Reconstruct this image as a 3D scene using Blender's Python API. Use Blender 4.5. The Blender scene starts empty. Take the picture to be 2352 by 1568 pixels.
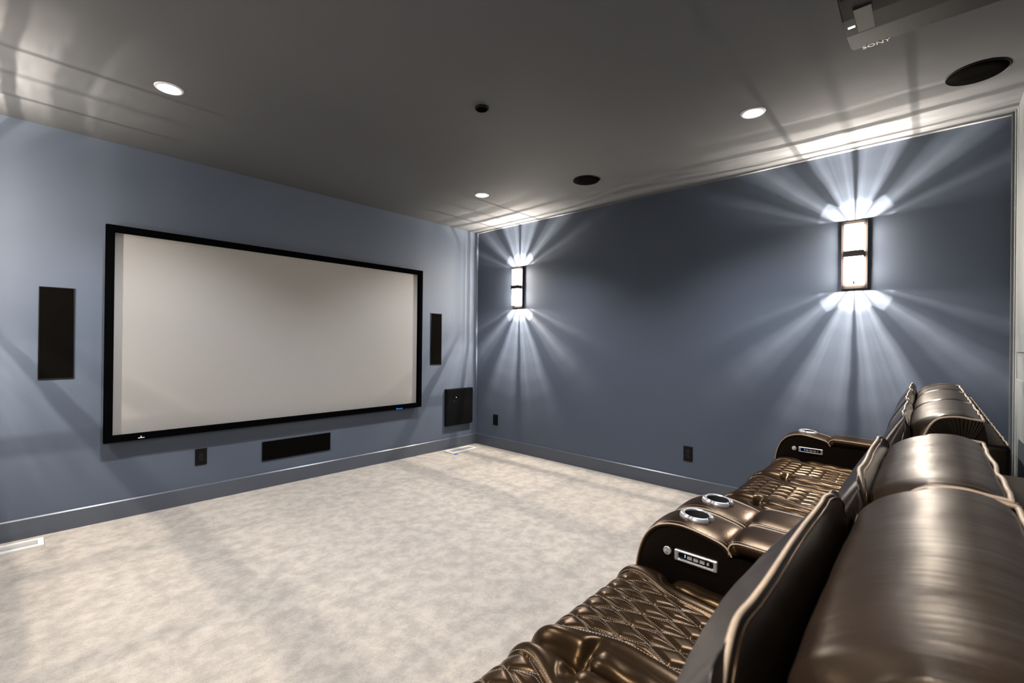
import bpy, bmesh, math, random
from math import sin, cos, pi, sqrt, radians, exp
from mathutils import Matrix, Vector

sc = bpy.context.scene
COL = sc.collection

# ------------------------------------------------------------------ camera, exposure, world
XR, XL, YF, YB, H = 4.0972, -0.457, 4.3823, -0.372, 2.74
CX = 1.82                                   # centre line of the room
cam_d = bpy.data.cameras.new('camera')
cam = bpy.data.objects.new('camera', cam_d)
COL.objects.link(cam)
f = 1047.37
vx = Vector((962.4, -12.5, -f)).normalized()
vy = Vector((-1139.7, 11.6, -f)).normalized()
vz = vx.cross(vy).normalized()
vy = vz.cross(vx).normalized()
cam.matrix_world = Matrix(((vx.x, vx.y, vx.z, 0), (vy.x, vy.y, vy.z, 0), (vz.x, vz.y, vz.z, 1.3256), (0, 0, 0, 1)))
cam_d.lens = f / 2352 * 36.0
cam_d.sensor_width = 36.0
cam_d.clip_start = 0.02
cam_d.dof.use_dof = True
cam_d.dof.focus_distance = 2.6
cam_d.dof.aperture_fstop = 4.5
sc.camera = cam
sc.view_settings.view_transform = 'Standard'
sc.view_settings.look = 'None'
sc.view_settings.exposure = 1.0
sc.view_settings.gamma = 1.0
sc.view_settings.use_curve_mapping = False
w = bpy.data.worlds.new('world')
sc.world = w
w.use_nodes = True
w.node_tree.nodes['Background'].inputs[0].default_value = (0.02, 0.022, 0.028, 1)
w.node_tree.nodes['Background'].inputs[1].default_value = 0.3
try:
    sc.cycles.sample_clamp_indirect = 4.0
    sc.cycles.blur_glossy = 0.5
    sc.cycles.max_bounces = 8
    sc.cycles.caustics_reflective = False
    sc.cycles.caustics_refractive = False
except Exception:
    pass

CAN_POWER = 92.0         # each recessed downlight
SCONCE_UP = 1.4          # scale of each sconce's upward fan
SCONCE_DOWN = 1.4
SCONCE_GLOW = 36.0        # the lit glass box


# ------------------------------------------------------------------ shader expression helper
class E:
    """socket or number with arithmetic that builds Math nodes"""
    nt = None

    def __init__(s, v): s.v = v

    @staticmethod
    def m(op, *a, clamp=False):
        n = E.nt.nodes.new('ShaderNodeMath')
        n.operation = op
        n.use_clamp = clamp
        for i, x in enumerate(a):
            x = x.v if isinstance(x, E) else x
            if isinstance(x, (int, float)): n.inputs[i].default_value = x
            else: E.nt.links.new(x, n.inputs[i])
        return E(n.outputs[0])

    def __add__(s, o): return E.m('ADD', s, o)
    __radd__ = __add__
    def __sub__(s, o): return E.m('SUBTRACT', s, o)
    def __rsub__(s, o): return E.m('SUBTRACT', o, s)
    def __mul__(s, o): return E.m('MULTIPLY', s, o)
    __rmul__ = __mul__
    def __truediv__(s, o): return E.m('DIVIDE', s, o)
    def __rtruediv__(s, o): return E.m('DIVIDE', o, s)
    def __pow__(s, o): return E.m('POWER', s, o)
    def __neg__(s): return E.m('MULTIPLY', s, -1.0)


def eabs(a): return E.m('ABSOLUTE', a)
def esq(a): return E.m('SQRT', a)
def emax(a, b): return E.m('MAXIMUM', a, b)
def emin(a, b): return E.m('MINIMUM', a, b)


def smooth(x, a, b):
    n = E.nt.nodes.new('ShaderNodeMapRange')
    n.interpolation_type = 'SMOOTHSTEP'
    E.nt.links.new(x.v, n.inputs[0])
    n.inputs[1].default_value = a
    n.inputs[2].default_value = b
    return E(n.outputs[0])


def ramp(x, lo, hi, pts):
    """piecewise linear curve through pts over lo..hi"""
    n = E.nt.nodes.new('ShaderNodeValToRGB')
    E.nt.links.new(((x - lo) / (hi - lo)).v, n.inputs[0])
    cr = n.color_ramp
    cr.interpolation = 'EASE' if len(pts) < 32 else 'LINEAR'
    pts = sorted(pts)
    e = cr.elements
    e[0].position = (pts[0][0] - lo) / (hi - lo)
    e[1].position = (pts[-1][0] - lo) / (hi - lo)
    e[0].color = (pts[0][1],) * 3 + (1,)
    e[1].color = (pts[-1][1],) * 3 + (1,)
    for p, v in pts[1:-1]:
        q = e.new((p - lo) / (hi - lo))
        q.color = (v, v, v, 1)
    s = E.nt.nodes.new('ShaderNodeSeparateColor')
    E.nt.links.new(n.outputs[0], s.inputs[0])
    return E(s.outputs[0])


def xyz(sock):
    s = E.nt.nodes.new('ShaderNodeSeparateXYZ')
    E.nt.links.new(sock, s.inputs[0])
    return E(s.outputs[0]), E(s.outputs[1]), E(s.outputs[2])


def cxyz(a, b, c):
    n = E.nt.nodes.new('ShaderNodeCombineXYZ')
    for i, x in enumerate((a, b, c)):
        if isinstance(x, E): E.nt.links.new(x.v, n.inputs[i])
        else: n.inputs[i].default_value = x
    return n.outputs[0]


def noise(vec, scale, detail=2, rough=0.5, dist=0.0):
    n = E.nt.nodes.new('ShaderNodeTexNoise')
    if vec is not None: E.nt.links.new(vec, n.inputs['Vector'])
    n.inputs['Scale'].default_value = scale
    n.inputs['Detail'].default_value = detail
    n.inputs['Roughness'].default_value = rough
    n.inputs['Distortion'].default_value = dist
    return E(n.outputs['Fac'])


# ------------------------------------------------------------------ materials
def mat(name, color, rough=0.5, metallic=0.0, spec=0.5, **kw):
    m = bpy.data.materials.new(name)
    m.use_nodes = True
    b = m.node_tree.nodes['Principled BSDF']
    b.inputs['Base Color'].default_value = (*color, 1)
    b.inputs['Roughness'].default_value = rough
    b.inputs['Metallic'].default_value = metallic
    b.inputs['Specular IOR Level'].default_value = spec
    for k, v in kw.items():
        b.inputs[k.replace('_', ' ')].default_value = v
    return m


def bsdf(m): return m.node_tree.nodes['Principled BSDF']


def add_bump(m, height, strength=0.3, dist=0.002):
    nt = m.node_tree
    n = nt.nodes.new('ShaderNodeBump')
    n.inputs['Strength'].default_value = strength
    n.inputs['Distance'].default_value = dist
    nt.links.new(height.v, n.inputs['Height'])
    nt.links.new(n.outputs[0], bsdf(m).inputs['Normal'])


def objco(m):
    E.nt = m.node_tree
    return m.node_tree.nodes.new('ShaderNodeTexCoord').outputs['Object']


def mixcol(fac, a, b):
    n = E.nt.nodes.new('ShaderNodeMix')
    n.data_type = 'RGBA'
    E.nt.links.new(fac.v, n.inputs['Factor'])
    n.inputs['A'].default_value = (*a, 1)
    n.inputs['B'].default_value = (*b, 1)
    return n.outputs['Result']


def wall_paint(name, col, amt=0.05, rg=0.6):
    m = mat(name, col, rg, spec=0.25)
    co = objco(m)
    n1 = noise(co, 1.2, 3)
    E.nt.links.new(mixcol(n1, tuple(c * (1 - amt) for c in col), tuple(c * (1 + amt) for c in col)), bsdf(m).inputs['Base Color'])
    add_bump(m, noise(co, 420, 3, 0.6), 0.12, 0.0012)
    return m


M = {}
M['wall'] = wall_paint('blue_wall_paint', (0.062, 0.077, 0.106))
M['ceiling'] = wall_paint('ceiling_paint', (0.077, 0.080, 0.086), 0.05, 0.85)
M['baseboard'] = mat('blue_gloss_paint', (0.057, 0.065, 0.083), 0.3)
M['white_trim'] = mat('white_trim_paint', (0.10, 0.107, 0.11), 0.5)
M['white_metal'] = mat('white_metal', (0.55, 0.54, 0.52), 0.4)
M['vent_grey'] = mat('vent_grey', (0.42, 0.42, 0.42), 0.4, 0.3)
M['black_velvet'] = mat('black_velvet', (0.0012, 0.0012, 0.0014), 0.9, spec=0.02)
M['screen'] = mat('screen_fabric', (0.235, 0.227, 0.218), 0.85, spec=0.1)
M['black_plastic'] = mat('black_plastic', (0.003, 0.003, 0.0032), 0.4, spec=0.14)
M['black_gloss'] = mat('black_gloss', (0.004, 0.004, 0.004), 0.16, spec=0.2)
M['black_hole'] = mat('dark_interior', (0.003, 0.003, 0.003), 0.8)
M['silver'] = mat('satin_silver', (0.72, 0.70, 0.68), 0.28, 0.85)
M['cup_silver'] = mat('satin_cup_ring', (0.36, 0.35, 0.36), 0.33, 0.6)
M['piping'] = mat('tan_piping', (0.27, 0.20, 0.14), 0.45)
M['thread'] = mat('pale_thread', (0.24, 0.21, 0.17), 0.5)
M['bronze'] = mat('dark_bronze_metal', (0.035, 0.027, 0.024), 0.35, 0.6)
M['projector'] = mat('projector_shell', (0.014, 0.012, 0.010), 0.6, spec=0.15)
M['projector_panel'] = mat('projector_panel', (0.075, 0.07, 0.065), 0.6)
M['blue'] = mat('blue_tape', (0.01, 0.09, 0.55), 0.5)
M['logo_white'] = mat('logo_white', (0.8, 0.8, 0.75), 0.5)
M['logo_blue'] = mat('logo_blue', (0.0, 0.25, 0.85), 0.5)
M['logo_silver'] = mat('logo_silver', (0.75, 0.72, 0.66), 0.3, 0.4)
M['button'] = mat('satin_buttons', (0.33, 0.30, 0.28), 0.45, 0.2)
M['glass_trim'] = mat('can_trim', (0.5, 0.5, 0.52), 0.4)


def emit(name, col, s):
    m = mat(name, (0.8, 0.8, 0.8), 0.4)
    b = bsdf(m)
    b.inputs['Emission Color'].default_value = (*col, 1)
    b.inputs['Emission Strength'].default_value = s
    return m


M['lamp'] = emit('downlight_lens', (0.95, 0.97, 1.0), 30)
for q_ in ('black_velvet',): bsdf(M[q_]).inputs['IOR'].default_value = 1.1
M['led_blue'] = emit('blue_led', (0.02, 0.15, 1.0), 3)
M['led_glint_white'] = emit('white_led_and_glint', (1, 0.98, 0.9), 6)  # projector status light; also the reflection dots drawn on the subwoofer
M['glow'] = emit('lit_seeded_glass', (1.0, 0.90, 0.76), SCONCE_GLOW)
E.nt = M['glow'].node_tree
_co = E.nt.nodes.new('ShaderNodeTexCoord').outputs['Object']
_n = noise(_co, 60, 3, 0.6)
E.nt.links.new(((_n * 0.8 + 0.6) * SCONCE_GLOW).v, bsdf(M['glow']).inputs['Emission Strength'])

# grille cloth: fine perforation
m = M['grille'] = mat('speaker_grille', (0.0024, 0.0021, 0.0018), 0.8, spec=0.06)
bsdf(m).inputs['IOR'].default_value = 1.12
co = objco(m)
add_bump(m, noise(co, 500, 1), 0.4, 0.001)

# carpet
m = M['carpet'] = mat('cut_pile_carpet', (0.5, 0.46, 0.41), 0.95, spec=0.1)
co = objco(m)
x_, y_, z_ = xyz(co)
big = noise(cxyz(x_ * 1.2, y_ * 1.2, z_), 9.0, 6, 0.72, 0.0)
fine = noise(co, 260, 3, 0.7)
fac = smooth(big, 0.32, 0.68) * 0.62 + fine * 1.9 - 0.78
E.nt.links.new(mixcol(fac, (0.20, 0.178, 0.155), (0.42, 0.378, 0.328)), bsdf(m).inputs['Base Color'])
bsdf(m).inputs['Sheen Weight'].default_value = 0.3
add_bump(m, fine + noise(co, 90, 2, 0.6) * 0.8, 0.9, 0.006)

# leather
def leather(name, col, rough, streak=False, met=0.25, tint=(1.0, 0.72, 0.42)):
    m = mat(name, col, rough, spec=0.30 if streak else 0.42, metallic=met)
    b = bsdf(m)
    b.inputs['Specular Tint'].default_value = (*tint, 1)
    b.inputs['Coat Weight'].default_value = 0.0
    co = objco(m)
    v = E.nt.nodes.new('ShaderNodeTexVoronoi')
    v.inputs['Scale'].default_value = 650
    E.nt.links.new(co, v.inputs['Vector'])
    h = E(v.outputs['Distance']) * 0.12
    if streak:
        x, y, z = xyz(co)
        h = h + noise(cxyz(x * 9, y * 1.6, z * 1.6), 3.0, 3, 0.55, 0.3) * 3.2 + noise(cxyz(x * 40, y * 3, z * 3), 3.0, 2) * 0.35
    else:
        h = h + noise(co, 7, 2, 0.4) * 0.45
    add_bump(m, h, 0.35, 0.0022)
    return m


M['leather'] = leather('brown_leather', (0.014, 0.0078, 0.0036), 0.27, met=0.30, tint=(1.0, 0.62, 0.30))
M['leather_roll'] = leather('brown_leather_headrest', (0.0125, 0.0078, 0.005), 0.36, True, met=0.1, tint=(1.0, 0.78, 0.55))
M['leather_pad'] = leather('brown_leather_pad', (0.006, 0.004, 0.003), 0.30, False, met=0.1, tint=(0.95, 0.88, 0.85))
M['leather_black'] = leather('near_black_leather', (0.0025, 0.002, 0.002), 0.42)
M['leather_black'].node_tree.nodes['Principled BSDF'].inputs['Specular IOR Level'].default_value = 0.18


# ------------------------------------------------------------------ object helpers
def link(name, me, material=None, parent=None):
    o = bpy.data.objects.new(name, me)
    COL.objects.link(o)
    if material is not None and me is not None and not me.materials: me.materials.append(material)
    if parent: o.parent = parent
    return o


def thing(name, label, cat, loc=(0, 0, 0), rotz=0, group=None):
    o = bpy.data.objects.new(name, None)
    o.empty_display_size = 0.1
    COL.objects.link(o)
    o.location = loc
    o.rotation_euler = (0, 0, rotz)
    tag(o, label, cat, group)
    return o


def tag(o, label, cat, group=None):
    o['label'] = label
    o['category'] = cat
    if group: o['group'] = group
    return o


def from_bm(name, bm, material, parent=None, smooth_=False, kind=None):
    me = bpy.data.meshes.new(name)
    bmesh.ops.recalc_face_normals(bm, faces=bm.faces)
    bm.to_mesh(me)
    bm.free()
    if smooth_:
        for p in me.polygons: p.use_smooth = True
    o = link(name, me, material, parent)
    if kind: o['kind'] = kind
    return o


def add_box(bm, x0, x1, y0, y1, z0, z1, bev=0.0, seg=2):
    r = bmesh.ops.create_cube(bm, size=1)
    vs = r['verts']
    for v in vs:
        v.co = Vector((x0 + (v.co.x + .5) * (x1 - x0), y0 + (v.co.y + .5) * (y1 - y0), z0 + (v.co.z + .5) * (z1 - z0)))
    if bev > 0:
        es = list({e for v in vs for e in v.link_edges})
        bmesh.ops.bevel(bm, geom=es, offset=bev, segments=seg, affect='EDGES', profile=0.5)


def box(name, material, parent, x0, x1, y0, y1, z0, z1, bev=0.0, seg=2, kind=None, smooth_=False):
    bm = bmesh.new()
    add_box(bm, x0, x1, y0, y1, z0, z1, bev, seg)
    return from_bm(name, bm, material, parent, smooth_, kind)


def grid_faces(nu, nv, closed_v=False):
    fs = []
    for i in range(nu - 1):
        for j in range(nv if closed_v else nv - 1):
            a = i * nv + j
            b = i * nv + (j + 1) % nv
            fs.append((a, b, b + nv, a + nv))
    return fs


def mesh_from(name, vs, fs, smooth_=True):
    me = bpy.data.meshes.new(name)
    me.from_pydata(vs, [], fs)
    me.update()
    if smooth_: me.polygons.foreach_set('use_smooth', [True] * len(me.polygons))
    return me


def tube(pts, r, n=8, closed=False):
    """tube along a polyline -> verts, faces"""
    P = [Vector(p) for p in pts]
    vs, fs = [], []
    N = len(P)
    up = None
    for i, p in enumerate(P):
        a = P[(i - 1) % N] if (closed or i > 0) else P[0]
        b = P[(i + 1) % N] if (closed or i < N - 1) else P[-1]
        t = (b - a).normalized()
        if up is None:
            up = Vector((0, 0, 1)) if abs(t.z) < 0.9 else Vector((0, 1, 0))
        s = t.cross(up).normalized()
        up = s.cross(t).normalized()
        rr = r[i] if isinstance(r, (list, tuple)) else r
        for k in range(n):
            c = 2 * pi * k / n
            vs.append(p + s * cos(c) * rr + up * sin(c) * rr)
    for i in range(N if closed else N - 1):
        for k in range(n):
            a = i * n + k
            b = i * n + (k + 1) % n
            c = ((i + 1) % N) * n
            fs.append((a, b, c + (k + 1) % n, c + k))
    if not closed:
        fs.append(tuple(range(n))[::-1])
        fs.append(tuple((N - 1) * n + k for k in range(n)))
    return vs, fs


def merge(parts):
    V, F = [], []
    for vs, fs in parts:
        o = len(V)
        V += [tuple(v) for v in vs]
        F += [tuple(i + o for i in f_) for f_ in fs]
    return V, F


def tube_obj(name, lines, r, material, parent, n=8):
    V, F = merge([tube(l, r, n) for l in lines])
    return link(name, mesh_from(name, V, F), material, parent)


def catmull(pts, k=6):
    P = [Vector(p) for p in pts]
    out = []
    for i in range(len(P) - 1):
        p0, p1, p2, p3 = P[max(i - 1, 0)], P[i], P[i + 1], P[min(i + 2, len(P) - 1)]
        for j in range(k):
            t = j / k
            out.append(0.5 * ((2 * p1) + (p2 - p0) * t + (2 * p0 - 5 * p1 + 4 * p2 - p3) * t * t + (3 * p1 - p0 - 3 * p2 + p3) * t ** 3))
    out.append(P[-1])
    return out


def lathe(prof, n=48, mod=None):
    vs, fs = [], []
    for i in range(n):
        a = 2 * pi * i / n
        for (r, z) in prof:
            rr = r * (mod(a, r) if mod else 1)
            vs.append((rr * cos(a), rr * sin(a), z))
    k = len(prof)
    for i in range(n):
        for j in range(k - 1):
            a = i * k + j
            b = ((i + 1) % n) * k + j
            fs.append((a, b, b + 1, a + 1))
    return vs, fs


def lathe_obj(name, prof, material, parent=None, n=48, mod=None, loc=None, cap=False):
    vs, fs = lathe(prof, n, mod)
    if cap:
        k = len(prof)
        fs.append(tuple(i * k for i in range(n)))
    o = link(name, mesh_from(name, vs, fs), material, parent)
    if loc: o.location = loc
    return o


def smst(x, a, b):
    t = min(1, max(0, (x - a) / (b - a)))
    return t * t * (3 - 2 * t)


# ------------------------------------------------------------------ the room
def plane_wall(name, corners, material):
    me = mesh_from(name, corners, [(0, 1, 2, 3)], False)
    o = link(name, me, material)
    o['kind'] = 'structure'
    return o


T = 0.1
for nm, mt, b in (('floor', 'carpet', (XL - T, XR + T, YB - T, YF + T, -T, 0)),
                  ('ceiling', 'ceiling', (XL - T, XR + T, YB - T, YF + T, H, H + T)),
                  ('wall_front', 'wall', (XL - T, XR + T, YF, YF + T, 0, H)),
                  ('wall_right', 'wall', (XR, XR + T, YB, YF, 0, H)),
                  ('wall_left', 'wall', (XL - T, XL, YB, YF, 0, H)),
                  ('wall_back', 'wall', (XL - T, XR + T, YB - T, YB, 0, H))):
    o = box(nm, M[mt], None, *b)
    o['kind'] = 'structure'


def baseboard(name, p0, p1, inward):
    """moulding with a small sloped cap; p0,p1 floor points on the wall, inward = unit vector into the room"""
    prof = [(0, 0), (0.016, 0), (0.014, 0.124), (0.007, 0.132), (0, 0.133)]
    vs, fs = [], []
    for p in (p0, p1):
        for d, z in prof: vs.append((p[0] + inward[0] * d, p[1] + inward[1] * d, z))
    k = len(prof)
    for j in range(k): fs.append((j, (j + 1) % k, k + (j + 1) % k, k + j))
    fs += [tuple(range(k)), tuple(range(k, 2 * k))]
    o = link(name, mesh_from(name, vs, fs, False), M['baseboard'])
    o['kind'] = 'structure'


baseboard('baseboard_front', (XL, YF), (XR, YF), (0, -1))
baseboard('baseboard_right', (XR, YB), (XR, YF), (-1, 0))
baseboard('baseboard_left', (XL, YB), (XL, YF), (1, 0))

# white casing beside the corner on the back wall, and the white door it frames
d = thing('door_1', 'white door with stepped casing on the back wall beside the right corner', 'door', (3.45, YB, 0))
del d['category']
d['kind'] = 'structure'
for nm, x0, x1, dep in (('casing', 0.55, 0.585, 0.012), ('casing', 0.585, 0.602, 0.024), ('casing', 0.602, 0.645, 0.016)):
    box(nm, M['white_trim'], d, x0, x1, 0.0, dep, 0, H - 0.001, 0.003)
box('door_leaf', M['white_trim'], d, -0.30, 0.55, 0.0, 0.006, 0.01, H - 0.001, 0.002)
for zz in (0.2, 1.3):
    box('door_panel', M['white_trim'], d, -0.18, 0.43, 0.004, 0.013, zz, zz + 0.95, 0.004)

# ------------------------------------------------------------------ recessed downlights
cans = [(0.576, 3.19, 'left front downlight, glowing, nearest the bright left edge'),
        (3.028, 3.20, 'small glowing downlight in the ceiling by the far corner'),
        (3.028, 0.81, 'glowing downlight in the ceiling before the large wall sconce'),
        (0.576, 0.81, 'downlight in the ceiling above and behind the camera')]
can0 = None
for i, (x, y, lab) in enumerate(cans):
    if can0 is None:
        c = thing('recessed_downlight', lab, 'downlight', (x, y, H), 0, 'recessed ceiling downlights')
        lathe_obj('trim_ring', [(0.047, 0.001), (0.050, -0.002), (0.056, -0.006), (0.066, -0.005), (0.070, 0.0)], M['glass_trim'], c, 48)
        vs, fs = lathe([(0.0005, -0.012), (0.02, -0.011), (0.036, -0.008), (0.048, -0.001)], 40)
        link('lamp_lens', mesh_from('lamp_lens', vs, fs), M['lamp'], c)
        can0 = c
    else:
        c = can0.copy(); COL.objects.link(c); c.location = (x, y, H); c['label'] = lab
        for ch in can0.children:
            if ch.type == 'MESH':
                q = ch.copy(); COL.objects.link(q); q.parent = c
    ld = bpy.data.lights.new('downlight_beam', 'SPOT')
    ld.energy = CAN_POWER * (1.25 if x < 1 else 1.0)
    ld.color = (0.97, 0.97, 1.0)
    ld.spot_size = radians(128)
    ld.spot_blend = 0.7
    ld.shadow_soft_size = 0.012
    lo = bpy.data.objects.new('downlight_beam', ld)
    COL.objects.link(lo)
    lo.location = (x, y, H - 0.02)

# ------------------------------------------------------------------ wall sconces
def fan_light(name, energy, wall_gain, plane_gain):
    """point lamp whose intensity varies with direction as prismatic glass throws it.
    local frame: +X away from the wall, +Z along the throw (up, or down when flipped)"""
    ld = bpy.data.lights.new(name, 'POINT')
    ld.energy = energy
    ld.shadow_soft_size = 0.0
    ld.color = (1.0, 0.89, 0.76)
    ld.use_nodes = True
    nt = ld.node_tree
    E.nt = nt
    em = nt.nodes['Emission']
    tc = nt.nodes.new('ShaderNodeTexCoord')
    dx, dy, dz = xyz(tc.outputs['Normal'])
    dzc = emax(dz, 0.004)
    b = dy / dzc
    ab = eabs(b)
    a = dx / dzc
    # where a ray meets the wall 6 cm behind the lamp
    back = emax(-dx, 0.0012)
    yh = dy * 0.06 / back
    zh = dz * 0.06 / back
    rw = esq(yh * yh + zh * zh)
    phi = E.m('ARCTAN2', yh, zh + 0.070) * 57.2958
    aph = eabs(phi + (noise(cxyz(rw * 3.0, phi * 0.01, 0.0), 1.0, 2) - 0.5) * 3.0)
    # spokes seen on the wall
    Aw = ramp(aph, 0, 90, [(0, .10), (1.0, .14), (3.5, .8), (7, 1.0), (12, .78), (17, .8), (22, 1.0), (25, .6), (29, .12), (35, .12),
                           (42, .40), (47.5, .62), (51, .42), (56, .10), (61, .06), (66.5, .22), (71, .10), (80, .03), (90, 0)])
    fine_ = noise(cxyz(phi * 0.30, 0.0, 0.0), 1.0, 3, 0.6)
    Aw = Aw * (fine_ * 0.8 + 0.6)
    # spokes crossing the ceiling: narrow dark lines
    Ac = ramp(ab, 0, 3, [(0, .6), (.05, .75), (.08, 1.0), (.60, 1.0), (.63, .42), (.68, .42), (.71, .9), (1.0, .7), (1.5, .42), (1.9, .16), (2.4, .06), (3.0, .02)])
    # bands parallel to the wall on the ceiling (curving with distance)
    ac = a / esq(1.0 + b * b * 0.10)
    wob = noise(cxyz(b * 0.9, a * 0.5, 0.0), 2.2, 2) * 0.10 - 0.05
    acw = ac + wob
    Bc = ramp(acw, -0.2, 3.0, [(-.2, .9), (-.05, 1.0), (.0, .55), (.03, 1.0), (.15, 1.1), (.18, .28), (.22, .28), (.26, .95), (.40, 1.2), (.62, 1.0), (.66, .20), (.75, .20),
                               (.79, .80), (.98, .75), (1.08, .34), (1.30, .32), (1.36, .62), (1.45, .44), (1.75, .36), (2.3, .22), (3.0, .10)])
    strk = noise(cxyz(a * 9, b * 1.2, 0.0), 1.6, 3, 0.6)
    Bc = Bc * (strk * 0.9 + 0.55)
    onceil = smooth(a, -0.06, 0.06)
    La = ramp(aph, 0, 90, [(0, .1), (1.5, .25), (3, 1), (27, 1), (30, .35), (32, .35), (36, .9), (54, .9), (60, .1), (64, .1), (68, .5), (73, .4), (77, 0), (90, 0)])
    # on the wall: inner bright lobes with rounded ends, then the long fan
    edge = 0.145 + smooth(aph, 27, 38) * 0.075
    lobe = 1.0 - smooth(rw - edge, -0.012, 0.012)
    fall = ramp(rw, 0, 2.0, [(0, 1.0), (.10, .80), (.20, .40), (.35, .25), (.55, .17), (.75, .11), (.95, .055), (1.15, .02), (1.5, .006), (2.0, 0)])
    dist = esq(rw * rw + 0.0036)
    Ew = fall * (Aw + lobe * 0.85 * La)
    wall_i = Ew * dist * dist * dist * 16.6 * (1.0 - smooth(rw, 1.3, 1.9))
    lat = smooth(eabs(dy), 0.25, 0.90) * smooth(dz, -0.75, -0.05) * smooth(dx, -0.03, 0.10)
    lat = lat * ramp(dx / emax(eabs(dy), 0.02), 0, 2, [(0, .5), (.02, 1.5), (.10, 1.4), (.12, .55), (.17, .55), (.20, 1.3), (.24, .7), (.30, .95), (.36, .75), (.5, .9), (1, .9), (2, .8)])
    ceil_i = Ac * Bc
    s = (wall_i * (1.0 - onceil) * wall_gain + ceil_i * onceil * plane_gain) * smooth(dz, 0.0, 0.08) + lat * 0.23
    nt.links.new(s.v, em.inputs['Strength'])
    return ld


up_d = fan_light('sconce_up_beam', 100 * SCONCE_UP, 3.3, 0.72)
dn_d = fan_light('sconce_down_beam', 100 * SCONCE_DOWN, 3.0, 0.62)
ZT, ZB = 2.225, 1.738       # top and bottom of a sconce
ZM = (ZT + ZB) / 2
HS = (ZT - ZB) / 2


def make_sconce(label):
    """local frame: +X out of the wall, origin at the middle of the back plate"""
    t = thing('wall_sconce', label, 'sconce', (0, 0, 0), 0, 'dark metal wall sconces')
    bm = bmesh.new()
    add_box(bm, 0.0, 0.012, -0.074, 0.074, -HS, HS)
    for s in (-1, 1):
        for q in (-1, 1):
            add_box(bm, 0.0, 0.036, q * 0.066 - 0.006, q * 0.066 + 0.006, s * (HS - .006) - 0.006, s * (HS - .006) + 0.006)
    for s in (-1, 1): add_box(bm, 0.0, 0.032, s * 0.074 - 0.003, s * 0.074 + 0.003, -HS, HS, 0.0005)
    from_bm('back_plate', bm, M['bronze'], t)
    # front ring holding the glass
    bm = bmesh.new()
    for s in (-1, 1):
        add_box(bm, 0.030, 0.036, s * 0.069 - 0.008, s * 0.069 + 0.008, -HS, HS, 0.001)
        add_box(bm, 0.030, 0.036, -0.076, 0.076, s * (HS - 0.012) - 0.012, s * (HS - 0.012) + 0.012, 0.001)
    from_bm('frame', bm, M['bronze'], t)
    for s in (-1, 1):
        zc = s * (HS - 0.02) / 2 + s * 0.004
        box('glass_shade', M['glow'], t, 0.014, 0.088, -0.044, 0.044, zc - 0.096, zc + 0.096, 0.004)
        # clear side wings of the shade
        for q in (-1, 1):
            box('glass_wing', M['glow_side'], t, 0.040, 0.078, q * 0.049 - 0.004, q * 0.049 + 0.004, zc - 0.098, zc + 0.098, 0.001)
    box('centre_band', M['bronze'], t, 0.012, 0.094, -0.058, 0.058, -0.021, 0.021, 0.002)
    lathe_obj('finial', [(0.0, 0.012), (0.004, 0.010), (0.006, 0.004), (0.004, 0.0), (0.006, -0.004), (0.003, -0.008), (0.0, -0.010)], M['bronze'], t, 16, None, (0.092, 0.004, -HS + 0.035))
    return t


M['glow_side'] = emit('lit_glass_edge', (1.0, 0.90, 0.78), 55.0)
s0 = make_sconce('tall bronze sconce with lit glass on the right wall nearest the seats')
places = [(XR, 0.41, pi, None),
          (XR, 3.652, pi, 'tall bronze sconce with lit glass on the right wall near the far corner'),
          (XL, 3.652, 0, 'lit bronze sconce on the left wall near the screen, out of the picture'),
          (XL, 0.41, 0, 'lit bronze sconce on the left wall beside the camera, out of the picture')]
for i, (x, y, rz, lab) in enumerate(places):
    if i == 0: t = s0
    else:
        t = s0.copy(); COL.objects.link(t); t['label'] = lab
        for ch in s0.children:
            q = ch.copy(); COL.objects.link(q); q.parent = t
    t.location = (x, y, ZM)
    t.rotation_euler = (0, 0, rz)
    sx = 1 if rz == 0 else -1
    for dat, z, flip in ((up_d, ZT + 0.012, False), (dn_d, ZB - 0.012, True)):
        lo = bpy.data.objects.new(dat.name, dat)
        COL.objects.link(lo)
        lo.location = (x + sx * 0.06, y, z)
        # local X -> away from wall ; local Z -> throw direction
        if not flip: lo.rotation_euler = (0, 0, rz)
        else: lo.matrix_world = Matrix.Translation(lo.location) @ Matrix.Rotation(rz, 4, 'Z') @ Matrix.Rotation(pi, 4, 'X')

# ------------------------------------------------------------------ projection screen
def frame_mesh(x0, x1, z0, z1, wd, y0, y1, bev):
    bm = bmesh.new()
    add_box(bm, x0, x1, y0, y1, z1 - wd, z1, bev)
    add_box(bm, x0, x1, y0, y1, z0, z0 + wd, bev)
    add_box(bm, x0, x0 + wd, y0, y1, z0 + wd - .001, z1 - wd + .001, bev)
    add_box(bm, x1 - wd, x1, y0, y1, z0 + wd - .001, z1 - wd + .001, bev)
    return bm


DS = 0.075
k = (YF - DS) / YF


def onp(x, z): return x * k, 1.3256 + (z - 1.3256) * k


sx0, sz0 = onp(0.434, 0.558)
sx1, sz1 = onp(3.218, 2.147)
t = thing('projection_screen', 'large pale grey projection screen in a black velvet frame on the front wall', 'projection screen', ((sx0 + sx1) / 2, YF, sz0))
ox, oz = (sx0 + sx1) / 2, sz0
W2 = (sx1 - sx0) / 2
HS2 = sz1 - sz0
from_bm('screen_frame', frame_mesh(-W2, W2, 0, HS2, 0.048, -DS, -DS + 0.042, 0.002), M['black_velvet'], t)
box('screen_fabric', M['screen'], t, -W2 + 0.03, W2 - 0.03, -DS + 0.040, -DS + 0.042, 0.03, HS2 - 0.03)
from_bm('mounting_rail', frame_mesh(-W2 + 0.07, W2 - 0.07, 0.04, HS2 - 0.06, 0.05, -DS + 0.042, 0, 0.001), M['black_plastic'], t)


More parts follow.
